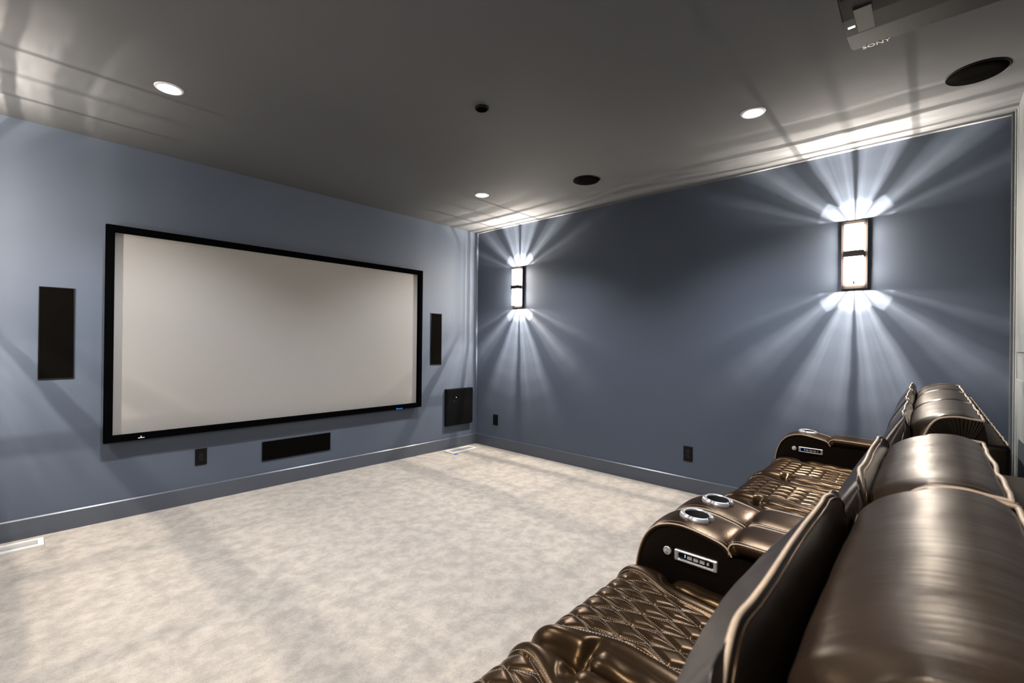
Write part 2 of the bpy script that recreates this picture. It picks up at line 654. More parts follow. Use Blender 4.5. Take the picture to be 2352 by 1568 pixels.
def text_mesh(name, body, size, material, parent, loc, rot, sx=1.0, extrude=0.0006):
    cu = bpy.data.curves.new(name, 'FONT')
    cu.body = body
    cu.size = size
    cu.extrude = extrude
    cu.resolution_u = 3
    tmp = bpy.data.objects.new(name, cu)
    COL.objects.link(tmp)
    bpy.context.view_layer.update()
    me = bpy.data.meshes.new_from_object(tmp.evaluated_get(bpy.context.evaluated_depsgraph_get()))
    bpy.data.objects.remove(tmp)
    bpy.data.curves.remove(cu)
    me.materials.clear()
    o = link(name, me, material, parent)
    o.location = loc
    o.rotation_euler = rot
    o.scale = (sx, 1, 1)
    return o


def on_wall_px(px, py, y):
    c = Vector((px - 1176, 784 - py, -f))
    r = cam.matrix_world.to_3x3() @ c
    tt = y / r.y
    return r.x * tt, 1.3256 + r.z * tt


lx, lz = on_wall_px(910, 940.5, YF - DS - 0.001)
text_mesh('maker_logo', 'Stewart', 0.026, M['logo_blue'], t, (lx - ox, -DS - 0.001, lz - oz), (pi / 2, 0, 0))
lx, lz = on_wall_px(317, 1005.5, YF - DS - 0.001)
bm = bmesh.new()
add_box(bm, lx - ox, lx - ox + 0.038, -DS - 0.0015, -DS, lz - oz - 0.002, lz - oz + 0.0015)
from_bm('maker_badge', bm, M['logo_white'], t)
text_mesh('maker_badge', 'v', 0.024, M['logo_white'], t, (lx - ox + 0.012, -DS - 0.001, lz - oz + 0.003), (pi / 2, 0, 0))

# ------------------------------------------------------------------ speakers and plates on the front wall
def wall_speaker(x0, x1, z0, z1, label, name='in_wall_speaker', dep=0.008):
    t = thing(name, label, 'speaker', ((x0 + x1) / 2, YF, z0))
    a, hh = (x1 - x0) / 2, z1 - z0
    from_bm('bezel', frame_mesh(-a, a, 0, hh, 0.005, -dep, 0, 0.001), M['black_plastic'], t)
    box('grille', M['grille'], t, -a + 0.004, a - 0.004, -dep + 0.002, 0, 0.004, hh - 0.004, 0.001)
    return t


wall_speaker(0.101, 0.275, 1.040, 1.662, 'tall black in-wall speaker grille left of the projection screen')
wall_speaker(3.333, 3.498, 1.043, 1.660, 'tall black in-wall speaker grille right of the projection screen')
wall_speaker(1.492, 2.118, 0.238, 0.411, 'wide black in-wall speaker grille lying below the projection screen')
t = thing('subwoofer_panel', 'square glossy black subwoofer panel low on the front wall by the corner', 'subwoofer', (3.77, YF, 0.288))
box('cabinet', M['black_plastic'], t, -0.212, 0.212, -0.045, 0, 0, 0.452, 0.004)
box('glossy_front', M['black_gloss'], t, -0.200, 0.212, -0.050, -0.045, 0.006, 0.446, 0.002)
box('painted_glint', M['led_glint_white'], t, -0.068, -0.064, -0.0515, -0.049, 0.345, 0.349)  # reflection on the gloss front, drawn as a small glowing dot
box('painted_glint', M['led_glint_white'], t, -0.1, -0.0985, -0.0515, -0.049, 0.3, 0.3015)  # second, smaller reflection drawn the same way


def outlet(loc, rz, label, name='wall_outlet', cat='outlet', duplex=True):
    t = thing(name, label, cat, loc, rz)
    box('cover_plate', M['black_plastic'], t, -0.041, 0.041, -0.006, 0, -0.066, 0.066, 0.002)
    bm = bmesh.new()
    add_box(bm, -0.0175, 0.0175, -0.0085, -0.005, -0.034, 0.034, 0.0015)
    from_bm('receptacle', bm, M['black_gloss'], t)
    bm = bmesh.new()
    for s in (-1, 1) if duplex else (1,):
        zc = s * 0.018
        if duplex:
            add_box(bm, -0.0065, -0.0050, -0.0092, -0.0083, zc - 0.004, zc + 0.005)
            add_box(bm, 0.0050, 0.0065, -0.0092, -0.0083, zc - 0.004, zc + 0.004)
            add_box(bm, -0.002, 0.002, -0.0092, -0.0083, zc - 0.011, zc - 0.007)
        else:
            add_box(bm, -0.006, 0.006, -0.0092, -0.0083, zc - 0.004, zc + 0.004)
    from_bm('socket_slots', bm, M['black_hole'], t, kind='stuff')
    return t


outlet((1.031, YF, 0.362), 0, 'black outlet plate below the left part of the projection screen')
outlet((XR, 1.600, 0.341), -pi / 2, 'black outlet plate on the right wall in front of the seats')
outlet((XR, 4.029, 0.346), -pi / 2, 'small black plate on the right wall by the far corner', 'data_plate', 'wall plate', False)

# ------------------------------------------------------------------ ceiling items
def round_speaker(x, y, r, label, name='ceiling_speaker', cat='speaker', thick=0.006):
    t = thing(name, label, cat, (x, y, H))
    lathe_obj('rim', [(r - 0.004, -thick * .6), (r - 0.003, -thick), (r, -thick * .8), (r + 0.001, 0)], M['black_plastic'], t, 64)
    vs, fs = lathe([(0.0003, -thick * .8), (r * .5, -thick * .8), (r - 0.004, -thick * .6), (r - 0.003, 0)], 64)
    link('grille', mesh_from('grille', vs, fs), M['grille'], t)
    return t


round_speaker(3.341, 2.215, 0.117, 'round black speaker grille flush in the ceiling in mid room')
round_speaker(3.331, -0.163, 0.120, 'large round black speaker grille in the ceiling above the seat row')
t = thing('ceiling_sensor', 'small black round sensor on the ceiling before the screen', 'sensor', (1.894, 2.009, H))
lathe_obj('base_ring', [(0.036, 0), (0.041, -0.003), (0.041, -0.010), (0.034, -0.014)], M['black_plastic'], t, 40)
lathe_obj('dome', [(0.0003, -0.020), (0.015, -0.019), (0.028, -0.016), (0.035, -0.012)], M['black_velvet'], t, 40)

# projector hanging from the ceiling
PZ = 2.408
PX1, PY1 = 2.075, 0.222
t = thing('ceiling_projector', 'large dark projector hanging upside down from the ceiling above the seats', 'projector', (CX, 0.0, H))
pw = PX1 - CX


def pl(z): return z - H


prof = [(-pw, pl(PZ) + 0.03), (-pw + 0.02, pl(PZ) + 0.018), (-pw * .45, pl(PZ) - 0.004), (0, pl(PZ) - 0.006), (pw * .45, pl(PZ) - 0.004), (pw - 0.02, pl(PZ) + 0.008), (pw, pl(PZ) + 0.018),
        (pw, pl(PZ) + 0.17), (pw * .9, pl(PZ) + 0.20), (-pw * .9, pl(PZ) + 0.20), (-pw, pl(PZ) + 0.17)]
# put the near right corner exactly at PZ
bm = bmesh.new()
prof = [(-pw, .018), (-pw + .02, .006), (-pw * .42, -.022), (0, -.026), (pw * .42, -.022), (pw - .006, 0), (pw, .006), (pw, .165), (pw * .92, .195), (-pw * .92, .195), (-pw, .165)]
rings = []
for yy, sc_ in ((PY1, 1.0), (-0.26, 1.0)):
    rings.append([bm.verts.new((x, yy, pl(PZ) + z)) for x, z in prof])
n = len(prof)
for j in range(n):
    bm.faces.new((rings[0][j], rings[0][(j + 1) % n], rings[1][(j + 1) % n], rings[1][j]))
bm.faces.new(rings[0]); bm.faces.new(rings[1][::-1])
bmesh.ops.bevel(bm, geom=[e for e in bm.edges if abs(e.verts[0].co.y - e.verts[1].co.y) < 1e-5], offset=0.006, segments=3, affect='EDGES')
from_bm('housing', bm, M['projector'], t)
bm = bmesh.new()
bmesh.ops.create_cone(bm, cap_ends=True, segments=32, radius1=0.055, radius2=0.05, depth=0.05)
bmesh.ops.rotate(bm, verts=bm.verts, matrix=Matrix.Rotation(pi / 2, 3, 'X'))
bmesh.ops.translate(bm, verts=bm.verts, vec=(0, PY1 - 0.022, pl(PZ) + 0.09))
from_bm('lens_barrel', bm, M['black_gloss'], t)
box('mounting_pole', M['black_plastic'], t, -0.02, 0.02, -0.04, 0.0, pl(PZ) + 0.19, 0, 0.004)
box('mounting_plate', M['black_plastic'], t, -0.11, 0.11, -0.12, 0.08, pl(PZ) + 0.185, pl(PZ) + 0.20, 0.003)
# slope of the outer strip of the underside
sl = math.atan2(.022, pw - .006 - pw * .42)


def under(px, py):
    c = Vector((px - 1176, 784 - py, -f))
    r = cam.matrix_world.to_3x3() @ c
    zt = PZ
    for _ in range(4):
        q = r * ((zt - 1.3256) / r.z)
        lx = q.x - CX
        zt = PZ + (-0.026 + .004 * min(1, lx / (pw * .42)) if lx < pw * .42 else -0.022 * (pw - .006 - lx) / (pw - .006 - pw * .42))
    return q.x - CX, q.y, zt - H


# lens-shift door, seam and lamp
cs = [under(1960, 26), under(2001, 9), under(2010, 60), under(1972, 74)]
xa = sum(c_[0] for c_ in (cs[0], cs[1])) / 2; xb = (cs[2][0] + cs[3][0]) / 2
ya = (cs[0][1] + cs[3][1]) / 2; yb = (cs[1][1] + cs[2][1]) / 2


def slab(x0, x1, y0, y1, t0):
    bm = bmesh.new()
    zf = lambda lx: pl(PZ) + (-0.022 * (pw - .006 - lx) / (pw - .006 - pw * .42) if lx > pw * .42 else -.026 + .004 * max(lx, 0) / (pw * .42)) - t0
    xs = [x0, x1] if x0 > pw * .42 or x1 < pw * .42 else [x0, pw * .42, x1]
    top = [[bm.verts.new((x, y, zf(x))) for y in (y0, y1)] for x in xs]
    bot = [[bm.verts.new((x, y, zf(x) + t0 + .001)) for y in (y0, y1)] for x in xs]
    for i in range(len(xs) - 1):
        bm.faces.new((top[i][0], top[i + 1][0], top[i + 1][1], top[i][1]))
        bm.faces.new((bot[i][0], bot[i][1], bot[i + 1][1], bot[i + 1][0]))
        for jj in (0, 1): bm.faces.new((top[i][jj], top[i + 1][jj], bot[i + 1][jj], bot[i][jj]))
    for i in (0, -1): bm.faces.new((top[i][0], top[i][1], bot[i][1], bot[i][0]))
    return bm


from_bm('cover_seam', slab(xa - .002, xb + .002, min(ya, yb) - .002, max(ya, yb) + .002, 0.0006), M['black_hole'], t)
from_bm('access_cover', slab(xa, xb, min(ya, yb), max(ya, yb), 0.0012), M['projector_panel'], t)
lc = under(1956, 63)
from_bm('status_light', slab(lc[0] - .004, lc[0] + .003, lc[1] - .009, lc[1] + .009, 0.0015), M['led_glint_white'], t)
tl = under(1985, 111)
text_mesh('maker_name', 'SONY', 0.030, M['logo_silver'], t, (tl[0] - 0.003, PY1 - 0.03, tl[2] - 0.004), (pi - sl * 0, 0, -pi / 2), 1.0)

# ------------------------------------------------------------------ floor registers and tape
def register(x0, x1, y0, y1, label):
    t = thing('floor_register', label, 'floor vent', ((x0 + x1) / 2, (y0 + y1) / 2, 0))
    a, b = (x1 - x0) / 2, (y1 - y0) / 2
    bm = bmesh.new()
    wd = 0.028
    for q in ((-a, a, -b, -b + wd), (-a, a, b - wd, b), (-a, -a + wd, -b + wd, b - wd), (a - wd, a, -b + wd, b - wd)):
        add_box(bm, *q, 0, 0.014, 0.002)
    from_bm('register_frame', bm, M['white_metal'], t)
    box('duct_box', M['vent_grey'], t, -a + wd - .002, a - wd + .002, -b + wd - .002, b - wd + .002, 0.0005, 0.002)
    bm = bmesh.new()
    kx = -a + wd + 0.006
    while kx < a - wd - 0.004:
        add_box(bm, kx, kx + 0.004, -b + wd, b - wd, 0.002, 0.0055)
        kx += 0.0085
    from_bm('louvres', bm, M['vent_grey'], t, kind='stuff')
    return t


register(-0.25, 0.134, 4.130, 4.280, 'white floor register cut off at the left edge, below the front wall')
register(3.490, 3.885, 4.140, 4.300, 'white floor register in the carpet by the far right corner')
bm = bmesh.new()
add_box(bm, -0.024, 0.024, -0.016, 0.016, 0.0, 0.004, 0.001)
o = from_bm('tape_scrap', bm, M['blue'])
o.location = (3.512, 4.105, 0.0145 - 0.0145 + 0.0)
o.rotation_euler = (0, 0, 0.15)
tag(o, 'small scrap of blue tape beside the floor register at the far corner', 'tape')


# ------------------------------------------------------------------ leather recliners
SW = 0.60
# centre line of a cushion, from the backrest over the knee roll down to the foot
_base = [(0.13, .450), (.30, .474), (.50, .492), (.64, .502), (.72, .506), (.765, .5045), (.803, .4955), (.832, .476), (.852, .447), (.862, .405), (.868, .33), (.866, .25), (.858, .17), (.835, .115), (.79, .095)]
_cp = [(p.y, p.z) for p in catmull([(0, a, b) for a, b in _base], 24)]
_arc = [0.0]
for i in range(1, len(_cp)): _arc.append(_arc[-1] + sqrt((_cp[i][0] - _cp[i - 1][0]) ** 2 + (_cp[i][1] - _cp[i - 1][1]) ** 2))


def curve_at(t):
    import bisect
    i = min(max(bisect.bisect(_arc, t) - 1, 0), len(_cp) - 2)
    q = (t - _arc[i]) / (_arc[i + 1] - _arc[i])
    y = _cp[i][0] + q * (_cp[i + 1][0] - _cp[i][0])
    z = _cp[i][1] + q * (_cp[i + 1][1] - _cp[i][1])
    a, b = _cp[max(i - 2, 0)], _cp[min(i + 3, len(_cp) - 1)]
    dy, dz = b[0] - a[0], b[1] - a[1]
    l = sqrt(dy * dy + dz * dz)
    return y, z, -dz / l, dy / l                      # point and outward normal


T_END = _arc[-1]
T_A = next(_arc[i] for i in range(len(_cp)) if _cp[i][0] > 0.782)
CELL_U, CELL_V = 0.0733, 0.0717


def half_width(t):
    return 0.148 + 0.072 * smst(t, T_A - .20, T_A + .02)


def frac_d(x):
    return abs(x - round(x))


def quilt_dist(s, t):
    U = (s - SW / 2) / CELL_U
    V = (t - T_A) / CELL_V
    d1 = frac_d(U - V / 2) * CELL_U * .70
    d2 = frac_d(U + V / 2) * CELL_U * .70
    tri = 2 * frac_d(V / 2)
    d3 = abs(frac_d(U) - 0.34 * tri) * CELL_U * .8
    return min(d1, d2), d3


def seat_disp(s, t):
    e = min(s, SW - s)
    hw = half_width(t)
    q = abs(s - SW / 2)
    h = -0.060 * (1 - sqrt(max(0.0, 1 - (1 - min(e, .06) / .06) ** 2)))
    inq = hw - q
    if inq > 0:
        a, b = quilt_dist(s, t)
        m_ = min(a, b)
        edge = min(1, inq / .008)
        h += (0.0050 * (1 - exp(-(m_ / .0085) ** 2)) - 0.0030 * exp(-(a / .0022) ** 2) - .0022 * exp(-(b / .002) ** 2)) * edge * (1 - .55 * smst(t, T_A - .02, T_A + .07))
        h -= 0.004 * (1 - edge)
    else:
        wdt = SW / 2 - hw
        x = min(1, -inq / wdt)
        h += 0.014 * sin(pi * min(1, x * 1.25)) ** .8 - 0.004 * exp(-(inq / .004) ** 2) if x < .8 else -0.004 * exp(-(inq / .004) ** 2)
        # the gather where the rear side roll begins
        g = exp(-((t - T_P) / .02) ** 2) * smst(x, .1, .6)
        h -= 0.022 * g
        # sunk beneath the rear side roll
        h -= 0.016 * smst(x, .1, .6) * smst(T_P - t, .0, .04)
    return h


T_P = next(_arc[i] for i in range(len(_cp)) if _cp[i][0] > 0.658)
NS, NT = 201, 330


def seat_surface(s, t, lift=0.0):
    y, z, ny, nz = curve_at(t)
    d = seat_disp(s, t) + lift
    return (s, y + ny * d, z + nz * d)


_sv, _fq, _fp = [], [], []
for i in range(NS):
    s_ = SW * i / (NS - 1)
    s_ = min(max(s_, 0.003), SW - 0.003)
    for j in range(NT): _sv.append(None)
for j in range(NT):
    t_ = T_END * j / (NT - 1)
    y, z, ny, nz = curve_at(t_)
    for i in range(NS):
        s_ = min(max(SW * i / (NS - 1), 0.003), SW - 0.003)
        d = seat_disp(s_, t_)
        _sv[i * NT + j] = (s_, y + ny * d, z + nz * d)
for i in range(NS - 1):
    s_ = SW * (i + .5) / (NS - 1)
    for j in range(NT - 1):
        a = i * NT + j
        (_fq if abs(s_ - SW / 2) < half_width(T_END * (j + .5) / (NT - 1)) else _fp).append((a, a + NT, a + NT + 1, a + 1))


def submesh(name, V, F):
    used = sorted({k for f_ in F for k in f_})
    mp = {k: n for n, k in enumerate(used)}
    return mesh_from(name, [V[k] for k in used], [tuple(mp[k] for k in f_) for f_ in F])


quilt_me = submesh('quilted_panel', _sv, _fq)
# the plain cushion also gets side skirts so it is no open sheet
V2 = list(_sv)
F2 = list(_fp)
for i, inner in ((0, 0.012), (NS - 1, SW - 0.012)):
    base = len(V2)
    for j in range(NT):
        y, z, ny, nz = curve_at(T_END * j / (NT - 1))
        V2.append((inner if i == 0 else inner, y - ny * .11, z - nz * .11))
    for j in range(NT - 1):
        q_ = (i * NT + j, base + j, base + j + 1, i * NT + j + 1)
        F2.append(q_ if i else q_[::-1])
cushion_me = submesh('seat_cushion', V2, F2)


def dash_mesh(name, lines, ln=.0045, gap=.0028, r=.0008):
    V, F = [], []
    for L in lines:
        P = [Vector(p) for p in L]
        acc, on_, cur = 0.0, True, [P[0]]
        for a, b in zip(P[:-1], P[1:]):
            seg = (b - a).length
            pos = 0.0
            while True:
                need = (ln if on_ else gap) - acc
                if pos + need > seg:
                    acc += seg - pos
                    break
                pos += need
                acc = 0.0
                p = a + (b - a) * (pos / max(seg, 1e-9))
                if on_:
                    a0, b0 = cur[0], p
                    d = (b0 - a0)
                    if d.length > 1e-5:
                        d.normalize()
                        s = d.cross(Vector((0, .5, 1))).normalized() * r
                        u = s.cross(d).normalized() * r
                        o = len(V)
                        for c in (a0, b0):
                            V += [tuple(c + s), tuple(c + u), tuple(c - s), tuple(c - u)]
                        for k_ in range(4): F.append((o + k_, o + (k_ + 1) % 4, o + 4 + (k_ + 1) % 4, o + 4 + k_))
                else: cur = [p]
                on_ = not on_
    return mesh_from(name, V, F, False)


def quilt_lines():
    L = []
    step = 0.006
    t0, t1 = 0.06, T_END - .12
    def run(fn):
        cur = []
        t = t0
        while t < t1:
            s = fn(t)
            if abs(s - SW / 2) < half_width(t) - .003: cur.append(seat_surface(s, t, .0006))
            else:
                if len(cur) > 2: L.append(cur)
                cur = []
            t += step
        if len(cur) > 2: L.append(cur)
    for kk in range(-14, 15):
        run(lambda t, kk=kk: SW / 2 + CELL_U * (kk + (t - T_A) / CELL_V / 2))
        run(lambda t, kk=kk: SW / 2 + CELL_U * (kk - (t - T_A) / CELL_V / 2))
    for kk in range(-3, 4):
        for sg in (-1, 1):
            run(lambda t, kk=kk, sg=sg: SW / 2 + CELL_U * (kk + sg * .34 * 2 * frac_d((t - T_A) / CELL_V / 2)))
    return L


stitch_me = dash_mesh('stitching', quilt_lines(), .0042, .0026, .00065)
seam_me = dash_mesh('seam_stitching', [[seat_surface(SW / 2 + sg * (half_width(t) + .006), t, .0008) for t in [0.06 + .006 * q for q in range(150)] if t < T_END - .1] for sg in (-1, 1)], .006, .003, .0010)


def wob(x, y, z, sc_=1.0):
    return (sin(x * 31 * sc_ + 1.3 + 2.1 * sin(y * 17)) + sin(x * 73 * sc_ + 4 * sin(z * 11 + .7)) * .5 + sin(x * 13 * sc_ + z * 23) * .7) / 2.2


def loft(name, prof, s0, s1, ns, endf, disp=None, k=5, close=True):
    """closed (y,z) profile lofted along s with an end-shaping function endf(s, y, z)->(ds,dy,dz)"""
    pp = [(p.y, p.z) for p in catmull([(0, a, b) for a, b in prof] + [(0,) + tuple(prof[0])], k)][:-1]
    n = len(pp)
    V, F = [], []
    for i in range(ns):
        u = i / (ns - 1)
        s = s0 + (s1 - s0) * (0.5 - 0.5 * cos(pi * u)) if ns < 60 else s0 + (s1 - s0) * u
        for (y, z) in pp:
            ds, dy, dz = endf(s, y, z)
            d = disp(s, y, z) if disp else 0
            V.append((s + ds, y + dy + d * .4, z + dz + d * .9))
    F = grid_faces(ns, n, True)
    F.append(tuple(range(n))[::-1])
    F.append(tuple((ns - 1) * n + j for j in range(n)))
    return mesh_from(name, V, F), pp


def mir(f_):
    return f_


# side roll at the rear of the seat
def roll_mesh():
    V, F = [], []
    n, m_ = 24, 40
    y0, y1 = 0.17, 0.655
    for i in range(m_):
        u = i / (m_ - 1)
        y = y1 - (y1 - y0) * (u ** 1.5)
        g = min(1.0, sqrt(max(0, 1 - (1 - min((y1 - y) / .045, 1)) ** 2)))
        wx = 0.010 + .040 * g
        hz = 0.008 + .030 * g
        zc = 0.447 + 0.03 * (y / .67)
        for kx in range(n):
            a = 2 * pi * kx / n
            c_, s_ = cos(a), sin(a)
            xx = 0.048 + .004 * u + wx * .88 * (abs(c_) ** .8) * (1 if c_ > 0 else -1)
            zz = zc + hz * (abs(s_) ** .8) * (1 if s_ > 0 else -1)
            V.append((xx, y, zz + .0015 * sin(y * 60 + a * 2) * g))
    F = grid_faces(m_, n, True)
    F.append(tuple(range(n)))
    F.append(tuple((m_ - 1) * n + j for j in range(n))[::-1])
    return V, F


_rv, _rf = roll_mesh()
roll_l = mesh_from('side_roll', _rv, _rf)
roll_r = mesh_from('side_roll', [(SW - x, y, z) for x, y, z in _rv], [f_[::-1] for f_ in _rf])

# headrest roll
HP = [(.010, .930), (.078, .955), (.090, 1.005), (.087, 1.045), (.066, 1.073), (.036, 1.093), (0.0, 1.106), (-.038, 1.1105), (-.066, 1.106), (-.088, 1.094),
      (-.096, 1.070), (-.102, 1.02), (-.10, .955), (-.06, .930)]


def roll_end(s, y, z):
    e = min(s, SW - s)
    g = 1 - smst(e, 0, .055)
    dy = -max(0, y - 0.0) * .48 * g
    dz = -0.004 * g - max(0, y) * .10 * g
    return (0, dy, dz)


def roll_disp(s, y, z):
    e = min(s, SW - s)
    g = smst(e, 0, .05)
    return g * (0.0013 * wob(s, y, z) + .004 * sin(pi * s / SW) - .001) - .0012 * (1 - g) * sin(s * 300)


head_me, HPP = loft('headrest', HP, 0.013, SW - 0.013, 90, roll_end, roll_disp, 5)


def head_line(side):
    s = 0.013 if side < 0 else SW - 0.013
    ctrl = [(.03, .955), (.045, 1.02), (.043, 1.040), (.028, 1.073), (.006, 1.093), (-.033, 1.101), (-.070, 1.097), (-.096, 1.094)]
    return catmull([(s, a, b) for a, b in ctrl], 6)


def rear_seam():
    out = []
    for i in range(61):
        s = 0.013 + (SW - .026) * i / 60
        e = min(s, SW - s)
        wv = .0018 * sin(s * 30 + 1) + .0008 * sin(s * 61)
        out.append((s, -.094 + wv * .8, 1.093 + .002 * sin(s * 45) - .004 * (1 - smst(e, 0, .04))))
    return out


hp_l = head_line(-1)
hp_r = head_line(1)
V, F = merge([tube(list(hp_l) + rear_seam() + list(hp_r)[::-1], .0038, 8)])
head_pipe_me = mesh_from('piping', V, F)


def side_panel(side):
    """gathered side panel under the piping"""
    L = head_line(side)
    s = 0.013 if side < 0 else SW - 0.013
    nx = -1 if side < 0 else 1
    n = 60
    pts = catmull(L, 2)
    V, F = [], []
    cen = Vector((s, -.045, .985))
    N = len(pts)
    for i, p in enumerate(pts):
        for r_ in range(8):
            q = r_ / 7
            c = p.lerp(cen, q)
            pl_ = .0022 * sin(i * 1.9) * (1 - q) * (1 if r_ > 0 else 0)
            V.append((s + nx * (0.001 + .006 * sin(pi * min(q * 1.3, 1) * .5) + pl_), c.y, c.z))
    F = grid_faces(N, 8)
    return mesh_from('side_panel', V, F)


sp_l, sp_r = side_panel(-1), side_panel(1)

# front head pad
PP = [(.115, 1.090), (.127, 1.070), (.143, 1.040), (.166, .990), (.180, .940), (.180, .895), (.150, .870), (.105, .880), (.085, .930), (.086, .990), (.094, 1.040), (.106, 1.075)]


def pad_end(s, y, z):
    e = min(s, SW - s)
    g = 1 - sqrt(max(0, 1 - (1 - min(e, .045) / .045) ** 2))
    bulge = BULGE * sin(pi * min(max(s / SW, 0), 1)) * smst(y, .115, .165) * (1 - g)
    return (0, -(y - .10) * .75 * g + bulge, -(z - .95) * .18 * g if z > .95 else 0)


def pad_disp(s, y, z):
    e = min(s, SW - s)
    g = smst(e, 0, .05)
    return g * .0020 * wob(s + .2, y * .6, z * 1.4, .8)


BULGE = .030
pad_near, PPP = loft('head_pad', PP, .004, SW - .004, 90, pad_end, pad_disp, 5)
BULGE = .006
pad_me, PPP = loft('head_pad', PP, .004, SW - .004, 90, pad_end, pad_disp, 5)


def ridge():
    pts = [(.007, .120, .93), (.007, .117, .99), (.008, .110, 1.038), (.018, .107, 1.064), (.05, .112, 1.084)]
    mid = [(SW * q, .116 + .0014 * sin(q * 15), 1.092 + .0012 * sin(q * 19 + 1)) for q in [.15, .22, .3, .38, .46, .54, .62, .7, .78, .85]]
    return catmull(pts + mid + [(SW - a, b, c) for a, b, c in pts[::-1]], 5)


V, F = merge([tube(ridge(), .0033, 8)])
pad_pipe_me = mesh_from('piping', V, F)
V, F = merge([tube([(p.x, p.y - .0075, p.z - .003) for p in ridge()[12:-12]], .0013, 6)])
pad_seam_me = mesh_from('seam', V, F)

# lower backrest cushion
BP = [(.00, .945), (.06, .955), (.13, .945), (.175, .90), (.185, .82), (.195, .70), (.222, .58), (.225, .50), (.18, .465), (.05, .465), (-.02, .60), (-.02, .85)]


def back_end(s, y, z):
    e = min(s, SW - s)
    g = 1 - sqrt(max(0, 1 - (1 - min(e, .04) / .04) ** 2))
    return (0, -(y - .05) * .45 * g if y > .05 else 0, 0)


back_me, _ = loft('backrest', BP, .003, SW - .003, 50, back_end, lambda s, y, z: .002 * wob(s, y, z), 4)

# rear shell
bm = bmesh.new()
add_box(bm, 0.004, SW - .004, -.182, -.100, .10, 1.032, .014, 3)
for v in bm.verts:
    if v.co.z > .9: v.co.z -= 0.010 * (abs(v.co.x - SW / 2) / .3) ** 6
shell_me = bpy.data.meshes.new('back_shell')
bmesh.ops.recalc_face_normals(bm, faces=bm.faces)
bm.to_mesh(shell_me); bm.free()
for p in shell_me.polygons: p.use_smooth = True
V, F = tube([(.012 + (SW - .024) * q / 40, -.176 + .001 * sin(q), 1.028 + .001 * sin(q * .7)) for q in range(41)], .0026, 6)
shell_pipe_me = mesh_from('piping', V, F)

bm = bmesh.new()
add_box(bm, 0.010, SW - .010, -.10, .80, .055, .400, .01, 2)
base_me = bpy.data.meshes.new('base')
bmesh.ops.recalc_face_normals(bm, faces=bm.faces)
bm.to_mesh(base_me); bm.free()
bm = bmesh.new()
bmesh.ops.create_cone(bm, cap_ends=True, segments=20, radius1=.018, radius2=.024, depth=.055)
bmesh.ops.translate(bm, verts=bm.verts, vec=(0, 0, .0275))
foot_me = bpy.data.meshes.new('foot')
bm.to_mesh(foot_me); bm.free()

# ------------------------------------------------------------------ arm with cup holder
AW = 0.207
AP = [(.825, .06), (.832, .20), (.830, .36), (.822, .47), (.811, .54), (.788, .604), (.752, .648), (.708, .671), (.660, .680), (.610, .677), (.560, .668), (.512, .656), (.490, .640), (.480, .622)]
APC = [(p.y, p.z) for p in catmull([(0, a, b) for a, b in AP], 6)]
CUPY = 0.632


def strip_solid(name, path, crown, thick, na=21, inset=0.0, taper=None):
    """padded strip following a (y,z) path, crowned across the arm's width"""
    V = []
    n = len(path)
    nor = []
    for i in range(n):
        a, b = path[max(i - 1, 0)], path[min(i + 1, n - 1)]
        dy, dz = b[0] - a[0], b[1] - a[1]
        l = sqrt(dy * dy + dz * dz)
        nor.append((-dz / l, dy / l))
    for lay in (0, 1):
        for i, (y, z) in enumerate(path):
            ny, nz = nor[i]
            for j in range(na):
                u = j / (na - 1)
                x = inset + (AW - 2 * inset) * u
                c = crown * (1 - abs(2 * u - 1) ** 2.6) * (taper(i / (n - 1)) if taper else 1)
                d = c if lay == 0 else -thick
                V.append((x, y + ny * d, z + nz * d))
    F = []
    m_ = n * na
    for i in range(n - 1):
        for j in range(na - 1):
            a = i * na + j
            F.append((a, a + 1, a + na + 1, a + na))
            F.append((m_ + a, m_ + a + na, m_ + a + na + 1, m_ + a + 1))
    for i in range(n - 1):
        for j in (0, na - 1):
            a = i * na + j
            q_ = (a, a + na, m_ + a + na, m_ + a)
            F.append(q_ if j == 0 else q_[::-1])
    for j in range(na - 1):
        for i in (0, n - 1):
            a = i * na + j
            q_ = (a, m_ + a, m_ + a + 1, a + 1)
            F.append(q_ if i == 0 else q_[::-1])
    me = mesh_from(name, V, F)
    bm = bmesh.new()
    bm.from_mesh(me)
    bmesh.ops.recalc_face_normals(bm, faces=bm.faces)
    bm.to_mesh(me); bm.free()
    return me


front_pad0 = strip_solid('front_pad', APC[::-1], 0.012, 0.012, 25, 0.002, lambda u: min(1, .25 + u * 6))
RP = [(.487, .628), (.490, .645), (.484, .661), (.468, .670), (.44, .6725), (.36, .671), (.25, .667), (.14, .662), (.06, .656), (.04, .640)]
RPC = [(p.y, p.z) for p in catmull([(0, a, b) for a, b in RP], 5)]
rear_pad0 = strip_solid('rear_pad', RPC[::-1], 0.014, 0.034, 21, 0.002, lambda u: min(1, .3 + u * 5, .3 + (1 - u) * 5))
rear_under = None

# body
outline = [(y - .006 if y > .6 else y, z - .006) for y, z in APC] + [(.47, .622), (.30, .624), (.06, .615), (-.06, .60), (-.09, .06)]
Vb, Fb = [], []
for x in (0.004, AW - .004):
    for y, z in outline: Vb.append((x, y, z))
nb = len(outline)
Fb = [tuple(range(nb)), tuple(range(nb, 2 * nb))[::-1]] + [(j, nb + j, nb + (j + 1) % nb, (j + 1) % nb) for j in range(nb)]
body0 = mesh_from('armrest', Vb, Fb, False)
bm = bmesh.new(); bm.from_mesh(body0)
bmesh.ops.recalc_face_normals(bm, faces=bm.faces)
bm.to_mesh(body0); bm.free()


